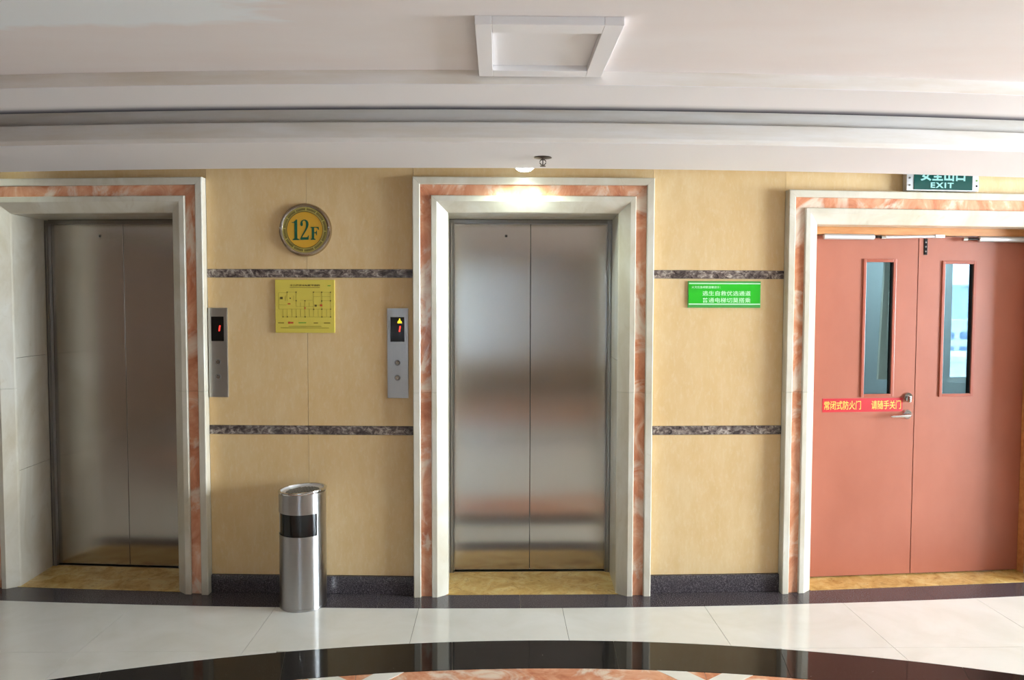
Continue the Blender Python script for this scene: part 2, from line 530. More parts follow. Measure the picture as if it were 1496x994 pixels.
xs = [0.342 + 0.7615 * k for k in range(-8, 9)]
xs = [x for x in xs if X0 < x < X1]
xs = [X0] + xs + [X1]
rows_y = [3.572 - 0.7615 * k for k in range(0, 13)]
for xa, xb in zip(xs, xs[1:]):
    floor_cell(xa, xb, rows_y[0], 9, border_in, lambda x: circ(x, RO), 'cream_tile', 'tile')
    for ya, yb in zip(rows_y[1:], rows_y):
        if min(circ(xa, RO), circ(xb, RO)) < yb and (xb < CX - .5 or xa > CX + .5):
            if yb > Y0: floor_cell(xa, xb, max(ya, Y0), yb, lambda x: 99, lambda x: circ(x, RO), 'cream_tile', 'tile')
# dark granite border stones
bxs = [0.342 + 0.62 + 0.7615 * k - 0.08 for k in range(-9, 9)]
bxs = [X0] + [x for x in bxs if X0 < x < X1] + [X1]
for xa, xb in zip(bxs, bxs[1:]):
    floor_cell(xa, xb, 0, 99, lambda x: wall_y(x) + 0.075, border_in, 'border_stone', 'granite', 8)


def ring_piece(r0, r1, a0, a1, name, mat, n=8, z=0.0):
    out = [(CX + r1 * sin(a0 + (a1 - a0) * i / n), CY + r1 * cos(a0 + (a1 - a0) * i / n)) for i in range(n + 1)]
    inn = [(CX + r0 * sin(a0 + (a1 - a0) * i / n), CY + r0 * cos(a0 + (a1 - a0) * i / n)) for i in range(n + 1)]
    return MB().prism_xy(out + inn[::-1], -0.02, z).build(name, mat, floor)


def in_room(a): return X0 + 0.05 < CX + RO * sin(a) < X1 - 0.05


step = 0.755 / 6.05
ja = 0.062                                     # first joint of the black ring
for k in range(-8, 8):
    a0, a1 = ja + k * step + 0.0002, ja + (k + 1) * step - 0.0002
    if in_room(a0) and in_room(a1): ring_piece(RI + GAP, RO - GAP, a0, a1, 'ring_stone', 'black')
# inner ring: red marble crossed by cream strips
xc0 = 0.145                                   # centre of a red field
wstep = 1.525 / 5.9
for k in range(-4, 4):
    a0 = (xc0 - CX) / 5.9 + (k - 0.5) * wstep; a1 = a0 + wstep
    if not (in_room(a0) and in_room(a1)): continue
    ring_piece(RM, RI - GAP, a0 + 0.0002, a1 - 0.0002, 'ring_stone', 'red', 12, -0.0012)
    for s in (-1, 1):                          # two cream strips crossing at each field joint
        pts = []
        for r, off in ((RI - 0.002, 0.205), (RI - 0.002, 0.075), (RM + 0.004, -0.62), (RM + 0.004, -0.49)):
            aa = a1 + s * off / 5.9 * (r / 5.9)
            pts.append((CX + r * sin(aa), CY + r * cos(aa)))
        MB().prism_xy(pts, -0.02, 0.0 + 0.0002 * s).build('ring_strip', 'tile', floor)
# inside of the medallion
def disc_ring(r0, r1, name, mat, n=96):
    prof = [(r0, -0.02), (r1, -0.02), (r1, 0.0), (r0, 0.0)] if r0 > 0 else None
    mb = MB()
    if r0 > 0: mb.lathe(prof, n, CX, CY, closed=True)
    else: mb.prism_xy([(CX + r1 * cos(2 * pi * i / n), CY + r1 * sin(2 * pi * i / n)) for i in range(n)], -0.02, 0)
    return mb


for r0, r1, mat in ((2.90, 5.34, 'tile'), (2.62, 2.89, 'black'), (1.96, 2.61, 'tile'), (1.72, 1.95, 'black'), (0, 1.71, 'red')):
    # the medallion keeps inside the room: its rear part is cut by the wall behind the camera
    n = 72; pts_o, segs = [], 24
    mb = MB()
    for i in range(n):
        t0, t1 = 2 * pi * i / n, 2 * pi * (i + 1) / n
        quad = []
        for r, t in ((r0, t0), (r1, t0), (r1, t1), (r0, t1)):
            quad.append((min(max(CX + r * cos(t), X0), X1), max(CY + r * sin(t), Y0)))
        a_ = 0.5 * abs(sum(quad[j][0] * quad[(j + 1) % 4][1] - quad[(j + 1) % 4][0] * quad[j][1] for j in range(4)))
        if a_ < 1e-4: continue
        vs4 = [mb.v((x, y, 0.0)) for x, y in quad]
        try: mb.bm.faces.new(vs4 if r0 > 0 else vs4[1:])
        except ValueError: pass
    bmesh.ops.remove_doubles(mb.bm, verts=mb.bm.verts[:], dist=1e-5)
    mb.build('medallion_ring', mat, floor)

# ------------------------------------------------------------------ BACK WALL (lifts and exit)
wall = struct('wall_back', (0, YW, 0), 0, 'tan stone lift lobby wall crossed by two grey-brown marble bands', 'wall')


def wpart(bay, name, mat, fn, parent=wall):
    """part of a parent sitting at parent.location, geometry given in bay coordinates"""
    mb = MB(lambda x, d, z: (bay.o[0] + x * cos(bay.th) - parent.location.x,
                             bay.o[1] + x * sin(bay.th) + d - parent.location.y, z - parent.location.z))
    fn(mb); return mb.build(name, mat, parent)


Z_TOP = 2.72
ROWS = [(0.10, 0.887), (0.938, 1.753), (1.800, Z_TOP)]
BANDS = [(0.889, 0.937), (1.754, 1.799)]


def panels(bay, L, cuts):
    ed = [-L / 2 + 0.001] + cuts + [L / 2 - 0.001]
    for a, b in zip(ed, ed[1:]):
        for z0, z1 in ROWS:
            wpart(bay, 'stone_panel', 'tan', lambda q: q.box(a + 0.0008, b - 0.0008, WD, WD + 0.02, z0, z1))
        for z0, z1 in BANDS:
            wpart(bay, 'marble_band', 'brown', lambda q: q.box(a + 0.0005, b - 0.0005, WD - 0.003, WD + 0.02, z0, z1))
    wpart(bay, 'backing', 'plaster', lambda q: q.box(-L / 2 - 0.15, L / 2 + 0.15, WD + 0.021, 0.50, 0, Z_TOP))


panels(SEG1, L1, [-0.017])
panels(SEG2, L2, [])
panels(SEG0, L0, [-L0 / 2 + 0.6, -L0 / 2 + 1.3])
panels(SEG3, L3, [-L3 / 2 + 1.0, -L3 / 2 + 2.0])
for bay, hw, zt in ((LEFT, 0.652, 2.25), (MID, 0.652, 2.25), (EXIT, 0.882, 2.20)):
    wpart(bay, 'stone_panel', 'tan', lambda q: q.box(-hw, hw, WD, WD + 0.02, zt, Z_TOP))
    wpart(bay, 'backing', 'plaster', lambda q: q.box(-hw, hw, WD + 0.021, 0.50, zt, Z_TOP))
for bay in (LEFT, MID):
    wpart(bay, 'shaft_light_block', 'black_matt', lambda q: q.box(-0.75, 0.75, 0.47, 0.52, -0.02, 2.4))  # unseen sheet added behind the lift doors to stop light leaks

n_bb = 0
for bay, L in ((SEG0, L0), (SEG1, L1), (SEG2, L2), (SEG3, L3)):
    n_bb += 1
    bb = struct('baseboard_back' if n_bb == 1 else 'baseboard_back.%03d' % (n_bb - 1), bay.o, bay.th,
                {2: 'speckled dark granite skirting below the yellow floor plan', 3: 'speckled dark granite skirting below the green sign'}.get(n_bb, 'speckled dark granite skirting at the end of the lift wall'), 'baseboard')
    MB(bay.mp).box(-L / 2 + 0.001, L / 2 - 0.001, WD - 0.014, WD + 0.02, 0.0, 0.098, 0.003).build('skirting_stone', 'granite', bb)

# ------------------------------------------------------------------ stone door surrounds
def surround(name, bay, hw, zt, k, label, d_back, splay):
    t = struct(name, bay.o, bay.th, label, 'door surround')
    prof = {
        'outer_strip': ('cream', [(.187, .066), (.187, .004), (.183, 0), (.151, 0), (.147, .004), (.147, .066)]),
        'marble_inlay': ('red', [(.1468, .05), (.1468, .018), (.0882, .018), (.0882, .05)]),
        'inner_moulding': ('cream', [(.088, .06), (.088, .004), (.084, 0), (.058, 0), (.004, .042), (0, .05), (0, .06)]),
    }
    zj = 1.13
    for pn, (mat, pr) in prof.items():
        pr = [(u * k, d) for u, d in pr]
        for s in (-1, 1):
            MB(bay.mp).loft([(s * (hw + u), d, 0) for u, d in pr], [(s * (hw + u), d, zj - 0.0006) for u, d in pr]).build(pn, mat, t)
            MB(bay.mp).loft([(s * (hw + u), d, zj + 0.0006) for u, d in pr], [(s * (hw + u), d, zt + u) for u, d in pr]).build(pn, mat, t)
        MB(bay.mp).loft([(-(hw + u) + 0.0008, d, zt + u) for u, d in pr], [(hw + u - 0.0008, d, zt + u) for u, d in pr]).build(pn, mat, t)
    for s in (-1, 1):
        for z0, z1 in ((0, 0.66), (0.662, 1.30), (1.302, zt)):
            MB(bay.mp).hexa([(s * hw, .0605, z0), (s * (hw + .05), .0605, z0), (s * (hw + .05), d_back, z0), (s * (hw + splay), d_back, z0),
                             (s * hw, .0605, z1), (s * (hw + .05), .0605, z1), (s * (hw + .05), d_back, z1), (s * (hw + splay), d_back, z1)]).build('jamb_slab', 'cream', t)
    MB(bay.mp).box(-hw - .05, hw + .05, .0605, d_back, zt + .001, zt + .05).build('head_slab', 'cream', t)
    return t


surround('trim_1', LEFT, .465, 2.106, 1.0, 'cream and red marble surround of the lift whose doors lie in shade, beside the call panel showing only a red 1', .385, .014)
surround('trim_2', MID, .465, 2.106, 1.0, 'cream and red marble surround of the lift between the call panel and the green sign', .385, .014)
surround('trim_3', EXIT, .700, 2.056, .973, 'wide cream and red marble surround around the double fire doors', .17, .0)

# ------------------------------------------------------------------ lift doors
def lift(name, bay, label):
    t = struct(name, bay.o, bay.th, label, 'elevator door')
    lp = MB(bay.mp).box(-.470, -.0015, .415, .445, .010, 2.084, .0015).build('door_panel', 'steel', t)
    MB(bay.mp).box(.0015, .470, .415, .445, .010, 2.084, .0015).build('door_panel', 'steel', t)
    k = MB(bay.mp); k.ring(-.145, 2.012, [(.009, .415), (.009, .412), (.005, .411), (.005, .415)], 20)
    k.build('key_escutcheon', 'steel_dark', lp)
    MB(bay.mp).disc(-.145, 2.012, .413, .418, .005, 16).build('keyhole', 'black_matt', lp)
    for s in (-1, 1):
        MB(bay.mp).box(min(s * .452, s * .479), max(s * .452, s * .479), .386, .414, 0, 2.105, .002).build('steel_jamb', 'steel_dark', t)
        MB(bay.mp).box(min(s * .4645, s * .4665), max(s * .4645, s * .4665), .3835, .386, 0, 2.085).build('jamb_bead', 'chrome', t)
    MB(bay.mp).box(-.452, .452, .386, .414, 2.083, 2.105, .002).build('steel_header', 'steel_dark', t)
    MB(bay.mp).box(-.455, .455, .402, .46, -.012, .004).build('sill', 'steel_dark', t)
    return t


lift('door_1', LEFT, 'shaded brushed steel lift doors behind the surround with the pale worn jamb')
lift('door_2', MID, 'bright brushed steel lift doors reflecting a window, beside the green sign')
n_t = 3
for bay, hw, d1, lab in ((LEFT, .478, .40, 'marbled yellow threshold in front of the shaded steel lift doors'),
                         (MID, .478, .40, 'marbled yellow threshold in front of the bright steel lift doors'),
                         (EXIT, .70, .30, 'yellow stone threshold under the double fire doors')):
    n_t += 1
    t = struct('trim_%d' % n_t, bay.o, bay.th, lab, 'threshold')
    cuts = [-hw, .12, hw] if bay is not EXIT else [-hw, -.33, .30, hw]
    if bay is MID: cuts = [-hw, hw]
    for a, b in zip(cuts, cuts[1:]):
        MB(bay.mp).box(a + .0006, b - .0006, .034, d1, -.02, .002).build('threshold_slab', 'yellow', t)

# ------------------------------------------------------------------ fire doors
def frame_strip(bay, x0, x1, z0, z1, w, d0, d1, name, mat, parent):
    mb = MB(bay.mp)
    mb.box(x0, x0 + w, d0, d1, z0, z1, .002); mb.box(x1 - w, x1, d0, d1, z0, z1, .002)
    mb.box(x0 + w, x1 - w, d0, d1, z0, z0 + w, .002); mb.box(x0 + w, x1 - w, d0, d1, z1 - w, z1, .002)
    return mb.build(name, mat, parent)


DD, DT = .22, .045            # leaf front and thickness


def fire_leaf(name, x0, x1, wx0, wx1, wz0, wz1, label):
    t = struct(name, EXIT.o, EXIT.th, label, 'door')
    mp = EXIT.mp; z0, z1 = .010, 2.012
    mb = MB(mp)
    mb.box(x0, wx0 + .006, DD, DD + DT, z0, z1); mb.box(wx1 - .006, x1, DD, DD + DT, z0, z1)
    mb.box(wx0 + .006, wx1 - .006, DD, DD + DT, z0, wz0 + .006); mb.box(wx0 + .006, wx1 - .006, DD, DD + DT, wz1 - .006, z1)
    bmesh.ops.remove_doubles(mb.bm, verts=mb.bm.verts[:], dist=1e-5)
    mb.build('leaf', 'door', t)
    fr = frame_strip(EXIT, wx0, wx1, wz0, wz1, .018, DD - .008, DD + .004, 'vision_panel_frame', 'door_trim', t)
    frame_strip(EXIT, wx0 + .006, wx1 - .006, wz0 + .006, wz1 - .006, .007, DD + .004, DD + DT + .004, 'gasket', 'gasket', fr)
    MB(mp).box(wx0 + .012, wx1 - .012, DD + .030, DD + .036, wz0 + .012, wz1 - .012).build('pane', 'glass_door', fr)
    return t


dl = fire_leaf('door_3', -.690, -.0025, -.341, -.138, 1.071, 1.878, 'red-brown fire door leaf with a red warning strip and lever handle')
dr = fire_leaf('door_4', .0025, .690, .150, .366, 1.068, 1.871, 'red-brown fire door leaf with a black flush bolt and no handle')
# warning strip
mp = EXIT.mp
strip = tag(MB(mp).box(-.572, -.075, DD - .0015, DD, .984, 1.064).build('warning_strip', 'strip_red', dl), 'red strip with yellow Chinese lettering')
text_bm('常闭式防火门', -.562, -.335, .998, 1.050, DD - .0022, DD - .0012, .006, mp).build('lettering', 'strip_text', strip)
text_bm('请随手关门', -.270, -.086, .998, 1.050, DD - .0022, DD - .0012, .006, mp).build('lettering', 'strip_text', strip)
# lock and lever handle
lock = tag(MB(mp).disc(-.044, 1.070, DD - .010, DD, .027, 32, .024).build('lock_rosette', 'chrome', dl), 'round chrome lock with thumb turn')
MB(mp).box(-.052, -.036, DD - .030, DD - .009, 1.038, 1.078, .005).build('thumb_turn', 'chrome', lock)
ros = tag(MB(mp).disc(-.045, .966, DD - .010, DD, .030, 32, .026).build('handle_rosette', 'chrome', dl), 'chrome lever handle')
MB(lambda x, y, z: mp(x, y, z)).tube([(-.045, DD - .008, .966), (-.047, DD - .045, .966), (-.060, DD - .056, .965),
                                      (-.10, DD - .057, .963), (-.165, DD - .054, .961), (-.172, DD - .050, .961)],
                                     [.010, .010, .010, .0085, .007, .004], 12).build('lever', 'chrome', ros)
# flush bolt on the right leaf
fb = MB(mp).box(.032, .054, DD - .003, DD, 1.905, 2.000, .001).build('flush_bolt', 'black_gloss', dr)
for zz in (1.925, 1.952, 1.978):
    MB(mp).disc(.043, zz, DD - .0045, DD - .003, .005, 12).build('bolt_screw', 'chrome', fb)


def closer(parent, xb0, xb1, zb, joint_x, arm):
    c = tag(MB(mp).tube([(xb0, DD - .030, zb), (xb0 + .004, DD - .030, zb), (xb1 - .004, DD - .030, zb), (xb1, DD - .030, zb)],
                        [.012, .0165, .0165, .012], 16).build('door_closer', 'alu', parent), 'silver hydraulic door closer')
    s = 1 if joint_x > (xb0 + xb1) / 2 else -1
    e_ = xb1 if s > 0 else xb0
    b = MB(mp); b.box(min(xb0, xb1) + .02, max(xb0, xb1) - .02, DD - .018, DD, zb - .010, zb + .010)
    b.build('closer_bracket', 'black_gloss', c)
    MB(mp).tube([(e_, DD - .030, zb), (e_ + s * .02, DD - .030, zb), (joint_x, DD - .032, zb - .001)], [.007, .006, .009], 10).build('closer_rod', 'black_gloss', c)
    MB(mp).tube([(joint_x - s * .012, DD - .032, zb - .001), (joint_x + s * .014, DD - .032, zb - .001)], .012, 14).build('closer_knuckle', 'chrome', c)
    if arm:
        MB(mp).tube([(joint_x + s * .014, DD - .032, zb), (arm[0], DD - .034, arm[1])], .009, 10).build('closer_arm', 'alu', c)
        MB(mp).box(arm[0] + .002, arm[0] + .060, DD - .045, DD - .012, arm[1] - .008, arm[1] + .010, .002).build('arm_shoe', 'alu', c)


closer(dl, -.600, -.292, 2.003, -.240, (.075, 2.010))
closer(dr, .355, .676, 1.998, .270, None)
# wooden door frame
wf = struct('trim_7', EXIT.o, EXIT.th, 'orange varnished wooden frame around the double fire doors', 'door frame')
MB(mp).box(-.74, .74, DD - .03, DD + .06, 2.016, 2.075).build('frame_head', 'wood', wf)
for s in (-1, 1):
    MB(mp).box(min(s * .693, s * .74), max(s * .693, s * .74), DD - .045, DD + .06, .002, 2.015).build('frame_side', 'wood', wf)

# ------------------------------------------------------------------ CEILING
ceil = struct('ceiling', (0, 0, CEIL), 0, 'stepped white plaster ceiling with patched paint', 'ceiling')


def sweep(x):                                    # the cornice lines bow like the wall, a little more
    q = (min(x, 4.2) - 0.1) ** 2
    return min(q / 36.0, q / 52.0 + 0.2)


def cornice(name, mat, prof, parent=ceil, n=72, smooth=False):
    mb = MB(); rows = []
    for i in range(n + 1):
        x = X0 + (X1 - X0) * i / n
        rows.append([mb.v((x, y + sweep(x), z - CEIL)) for y, z in prof])
    k = len(prof)
    for A, B in zip(rows, rows[1:]):
        for j in range(k): mb.bm.faces.new((A[j], A[(j + 1) % k], B[(j + 1) % k], B[j]))
    mb.bm.faces.new(rows[0]); mb.bm.faces.new(rows[-1][::-1])
    return mb.build(name, mat, parent)


Z2, ZS = 2.424, 2.310
# main flat ceiling
mb = MB(); n = 72; lo, hi = [], []
rows = []
for i in range(n + 1):
    x = X0 + (X1 - X0) * i / n
    rows.append([mb.v((x, y, z)) for y, z in ((Y0, 0), (2.924 + sweep(x), 0), (2.924 + sweep(x), .08), (Y0, .08))])
for A, B in zip(rows, rows[1:]):
    for j in range(4): mb.bm.faces.new((A[j], A[(j + 1) % 4], B[(j + 1) % 4], B[j]))
mb.bm.faces.new(rows[0]); mb.bm.faces.new(rows[-1][::-1])
mb.build('plaster_field', 'ceil', ceil)
cornice('upper_fascia', 'cornice', [(2.924, CEIL + .08), (2.924, Z2 + .002), (2.934, Z2 + .002), (2.934, CEIL + .08)])
arcp = [(3.297 + .020 * sin(a), Z2 + .020 - .020 * cos(a)) for a in [radians(q) for q in (0, 15, 30, 45, 60, 75, 90)]]
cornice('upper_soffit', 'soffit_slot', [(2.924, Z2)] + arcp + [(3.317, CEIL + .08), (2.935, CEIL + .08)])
cornice('shadow_gap', 'cornice', [(3.318, 2.560), (3.425, 2.560), (3.425, 2.60), (3.318, 2.60)])
cornice('lower_fascia_back', 'cornice', [(3.427, 2.60), (3.427, 2.396), (3.47, 2.396), (3.47, 2.60)])
cornice('lower_fascia', 'cornice', [(3.406, 2.398), (3.402, 2.394), (3.402, 2.330), (3.406, ZS + .001), (3.47, ZS + .001), (3.47, 2.395), (3.426, 2.398)])
cornice('lower_soffit', 'soffit', [(3.4065, ZS), (4.05, ZS), (4.05, 2.60), (4.04, 2.60), (4.04, ZS + .02), (3.471, ZS + .02), (3.4065, ZS + .001)])
cornice('recess_ceiling', 'soffit', [(4.051, 2.43), (4.30, 2.43), (4.30, 2.60), (4.051, 2.60)])
MB().box(X0 - .2, X1 + .2, Y0 - .2, 5.35, 2.73 - CEIL, 2.83 - CEIL).build('light_block_slab', 'plaster', ceil)  # unseen slab added over the ceiling to keep sky light from leaking in

# ceiling access hatch
hx0, hx1, hy0, hy1 = -.073, .377, 2.376, 2.915
hatch = empty('ceiling_hatch', ((hx0 + hx1) / 2, (hy0 + hy1) / 2, CEIL))
tag(hatch, 'white framed access hatch in the plaster ceiling', 'hatch')
hw_, hd_ = (hx1 - hx0) / 2, (hy1 - hy0) / 2
for nm, a in (('frame_side', (-hw_, -hw_ + .052, -hd_, hd_)), ('frame_side', (hw_ - .060, hw_, -hd_, hd_)),
              ('frame_rail', (-hw_ + .052, hw_ - .060, -hd_, -hd_ + .075)), ('frame_rail', (-hw_ + .052, hw_ - .060, hd_ - .072, hd_))):
    MB().box(a[0], a[1], a[2], a[3], -.026, 0, .002).build(nm, 'soffit', hatch)
MB().box(-hw_ + .053, hw_ - .061, -hd_ + .076, hd_ - .073, -.006, -.001).build('hatch_panel', 'soffit', hatch)

# ------------------------------------------------------------------ other walls
wl = struct('wall_left', (X0, 0, 0), 0, 'dark brown panelled side wall of the lobby beyond the shaded lift', 'wall')
MB().box(-.2, 0, Y0, 5.3, 0, 2.73).build('wall_face', 'panelling', wl)
wr = struct('wall_right', (X1, 0, 0), 0, 'plastered end wall with a tall window beyond the fire doors', 'wall')
y0, y1, z0, z1 = WIN_R
for nm, b in (('wall_face', (0, .2, Y0, y0, 0, 2.73)), ('wall_face', (0, .2, y1, 5.3, 0, 2.73)),
              ('wall_face', (0, .2, y0, y1, 0, z0)), ('wall_face', (0, .2, y0, y1, z1, 2.73))):
    MB().box(*b).build(nm, 'plaster', wr)
wf_ = struct('wall_front', (0, Y0, 0), 0, 'tan lobby wall opposite the lifts with a wide window', 'wall')
x0, x1, z0, z1 = WIN_F
for b in ((X0, x0, -.2, 0, 0, 2.73), (x1, X1, -.2, 0, 0, 2.73), (x0, x1, -.2, 0, 0, z0), (x0, x1, -.2, 0, z1, 2.73)):
    MB().box(*b).build('wall_face', 'dull_tan', wf_)
for b in ((x1 + .01, X1), (X0, x0 - .01)):
    for zz in BANDS:
        MB().box(b[0], b[1], 0, .006, zz[0], zz[1]).build('marble_band', 'brown', wf_)
bbf = struct('baseboard_front', (0, Y0, 0), 0, 'dark granite skirting of the wall opposite the lifts', 'baseboard')
MB().box(X0, X1, 0, .016, 0, .1).build('skirting_stone', 'granite', bbf)


def window_unit(name, loc, rotz, w, h, nx, label, gm='glass'):
    t = struct(name, loc, rotz, label, 'window')
    f = .045
    mb = MB()
    for a, b in ((-w / 2, -w / 2 + f), (w / 2 - f, w / 2)): mb.box(a, b, -.04, .04, 0, h)
    mb.box(-w / 2 + f, w / 2 - f, -.04, .04, 0, f); mb.box(-w / 2 + f, w / 2 - f, -.04, .04, h - f, h)
    for i in range(1, nx):
        x = -w / 2 + w * i / nx; mb.box(x - .02, x + .02, -.035, .035, f, h - f)
    mb.build('window_frame', 'white_frame', t)
    for i in range(nx):
        a, b = -w / 2 + w * i / nx + .02, -w / 2 + w * (i + 1) / nx - .02
        MB().box(a, b, -.003, .003, f, h - f).build('pane', gm, t)
    return t


y0, y1, z0, z1 = WIN_R
window_unit('window_1', (X1 + .08, (y0 + y1) / 2, z0), pi / 2, y1 - y0, z1 - z0, 1, 'tall white framed window in the end wall')
x0, x1, z0, z1 = WIN_F
window_unit('window_2', ((x0 + x1) / 2, Y0 - .08, z0), 0, x1 - x0, z1 - z0, 3, 'wide white framed window opposite the lifts')
bl = empty('dimming_blind', ((x0 + x1) / 2, Y0 - .02, z1)); tag(bl, 'white translucent blind added to dim the unseen window opposite the lifts', 'blind')  # unseen blind added to dim the window in the door reflections
MB().box(-(x1 - x0) / 2 + .01, (x1 - x0) / 2 - .01, -.001, .001, -(z1 - z0) + .02, -.03).build('cloth', 'blind', bl)
MB().tube([(-(x1 - x0) / 2 + .01, 0, -.025), ((x1 - x0) / 2 - .01, 0, -.025)], .018, 12).build('roller', 'white_frame', bl)
MB().box(-(x1 - x0) / 2 + .01, (x1 - x0) / 2 - .01, -.008, .008, -(z1 - z0) + .005, -(z1 - z0) + .025).build('bottom_rail', 'white_frame', bl)

# ------------------------------------------------------------------ stairwell behind the fire doors
sw = struct('wall_stairwell', (2.5, 5.0, 0), 0, 'pale painted stairwell seen through the glazed slots of the fire doors', 'wall')
def sbox(nm, mat, x0, x1, y0, y1, z0, z1): MB().box(x0 - 2.5, x1 - 2.5, y0 - 5, y1 - 5, z0, z1).build(nm, mat, sw)
SX0, SX1, SY0, SY1 = 1.45, 6.3, 4.95, 7.0
sbox('stair_floor', 'stair_grey', SX0, SX1, 4.62, SY1 + .2, -.14, -.005)
sbox('stair_ceiling', 'stair_paint', SX0, SX1, SY0, SY1 + .2, 2.75, 2.85)
sbox('stair_wall', 'stair_paint', SX0 - .1, SX0, 4.7, SY1 + .2, -.1, 2.85)
sbox('stair_wall', 'stair_paint', SX1, SX1 + .1, 4.9, SY1 + .2, -.1, 2.85)
SW0, SW1, SZ0, SZ1 = 4.09, 5.6, .90, 2.6
sbox('stair_wall', 'stair_paint', SX0, SW0, SY1, SY1 + .2, -.1, 2.85)
sbox('stair_wall', 'stair_paint', SW1, SX1, SY1, SY1 + .2, -.1, 2.85)
sbox('stair_wall', 'stair_paint', SW0, SW1, SY1, SY1 + .2, -.1, SZ0)
sbox('stair_wall', 'stair_paint', SW0, SW1, SY1, SY1 + .2, SZ1, 2.85)
sbox('stair_wall', 'stair_paint', 3.20, SX1, 4.87, SY0, -.1, 2.85)
window_unit('window_3', ((SW0 + SW1) / 2, SY1 + .10, SZ0), 0, SW1 - SW0, SZ1 - SZ0, 2, 'stairwell window with a city view behind the fire door', 'glass_tint')
sl = empty('fill_ceiling_lamp', (3.9, 5.9, 2.75)); tag(sl, 'round white lamp added to brighten the stairwell behind the fire doors', 'ceiling lamp')  # added lamp that brightens the stairwell seen through the panes
MB().lathe([(.0001, 0), (.13, 0), (.13, -.02), (.12, -.025), (.0001, -.025)], 32).build('base', 'white_frame', sl)
MB().lathe([(.118, -.026), (.11, -.06), (.06, -.085), (.0001, -.09)], 32).build('globe', 'lamp', sl)
ld = bpy.data.lights.new('stair_fill_bulb', 'POINT'); ld.energy = 110; ld.color = (.95, 1, 1); ld.shadow_soft_size = .09
lo_ = bpy.data.objects.new('stair_fill_bulb', ld); lo_.location = (3.9, 5.9, 2.55); COL.objects.link(lo_)
# pale sheet hanging behind the left glazed slot
mb = MB(); A = []
n = 14
for j in range(9):
    z = .98 + 1.3 * j / 8
    row = []
    for i in range(n + 1):
        t = i / n
        w = .30 - .16 * (j / 8)
        row.append((t * w + .06 * j / 8, .018 * sin(t * 16 + j * .2), z))
    A.append(row)
vv = [[mb.v(p) for p in r] for r in A]; v2 = [[mb.v((p[0], p[1] + .004, p[2])) for p in r] for r in A]
for j in range(8):
    for i in range(n):
        mb.bm.faces.new((vv[j][i], vv[j][i + 1], vv[j + 1][i + 1], vv[j + 1][i])).smooth = True
        mb.bm.faces.new((v2[j][i], v2[j + 1][i], v2[j + 1][i + 1], v2[j][i + 1])).smooth = True
sh = mb.build('hanging_sheet', 'sheet', None, (3.185, 6.5, 0))
tag(sh, 'pale sheet hanging behind the glazed slot above the red warning strip', 'sheet')

# ------------------------------------------------------------------ city outside the stairwell window
GZ = -38.0
gnd = MB().box(-300, 400, 8.0, 700, -1, 0).build('ground', 'ground', None, (0, 0, GZ))
tag(gnd, 'hazy city ground far below the stairwell window', 'ground', kind='structure')


def tower(x, y, w, d, top, mat, label, win=True, fh=3.4):
    h = top - GZ
    t = empty('building', (x, y, GZ)); tag(t, label, 'building')
    MB().box(-w / 2, w / 2, -d / 2, d / 2, 0, h).build('wall', mat, t)
    MB().box(-w / 2 - .3, w / 2 + .3, -d / 2 - .3, d / 2 + .3, h, h + .7).build('roof', mat, t)
    if win:
        for k in range(6):
            z = h - 3.0 - fh * k
            nb = max(2, int(w / 5))
            for i in range(nb):
                xx = -w / 2 + w * (i + .5) / nb
                MB().box(xx - w / nb * .36, xx + w / nb * .36, -d / 2 - .12, -d / 2 + .05, z - .8, z + .9).build('window', 'city_glass', t)


for a in ((113.6, 190, 30, 14, -3.0, 'city_white', 'white office block with rows of windows beyond the stairwell window'),
          (66, 110, 14, 12, -6.2, 'city_white', 'low white block in front of the office block outside the stairwell window'),
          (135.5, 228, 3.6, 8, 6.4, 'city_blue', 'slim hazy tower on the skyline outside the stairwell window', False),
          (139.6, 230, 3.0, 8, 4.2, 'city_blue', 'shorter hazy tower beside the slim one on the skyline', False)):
    tower(*a)

# ------------------------------------------------------------------ downlights in the recess over the doors
def downlight(x, label, power, up, gap):
    y = wall_y(x) - gap
    zc = 2.43 + up
    t = empty('downlight', (x, y, zc))
    tag(t, label, 'downlight', 'downlights over the doors')
    MB().lathe([(.0, 0), (.040, 0), (.040, -.085), (.050, -.098), (.052, -.112), (.046, -.112), (.044, -.10), (.0, -.09)], 32).build('housing', 'alu', t)
    MB().lathe([(.044, -.108), (.043, -.116), (.032, -.124), (.016, -.128), (.0001, -.129)], 32).build('lens', 'lamp', t)
    l = bpy.data.lights.new('downlight_bulb', 'SPOT')
    l.energy = power; l.color = (.80, 1.0, .93); l.spot_size = radians(165); l.spot_blend = .7; l.shadow_soft_size = .035
    lo_ = bpy.data.objects.new('downlight_bulb', l); lo_.location = (x, y, zc - .15); COL.objects.link(lo_)
    return t


downlight(.135, 'lit downlight above the lift surround beside the green sign', 20, 0, .122)
downlight(-2.72, 'lit downlight above the shaded lift', 16, .055, .13)
downlight(2.80, 'lit downlight above the double fire doors', 15, .06, .15)

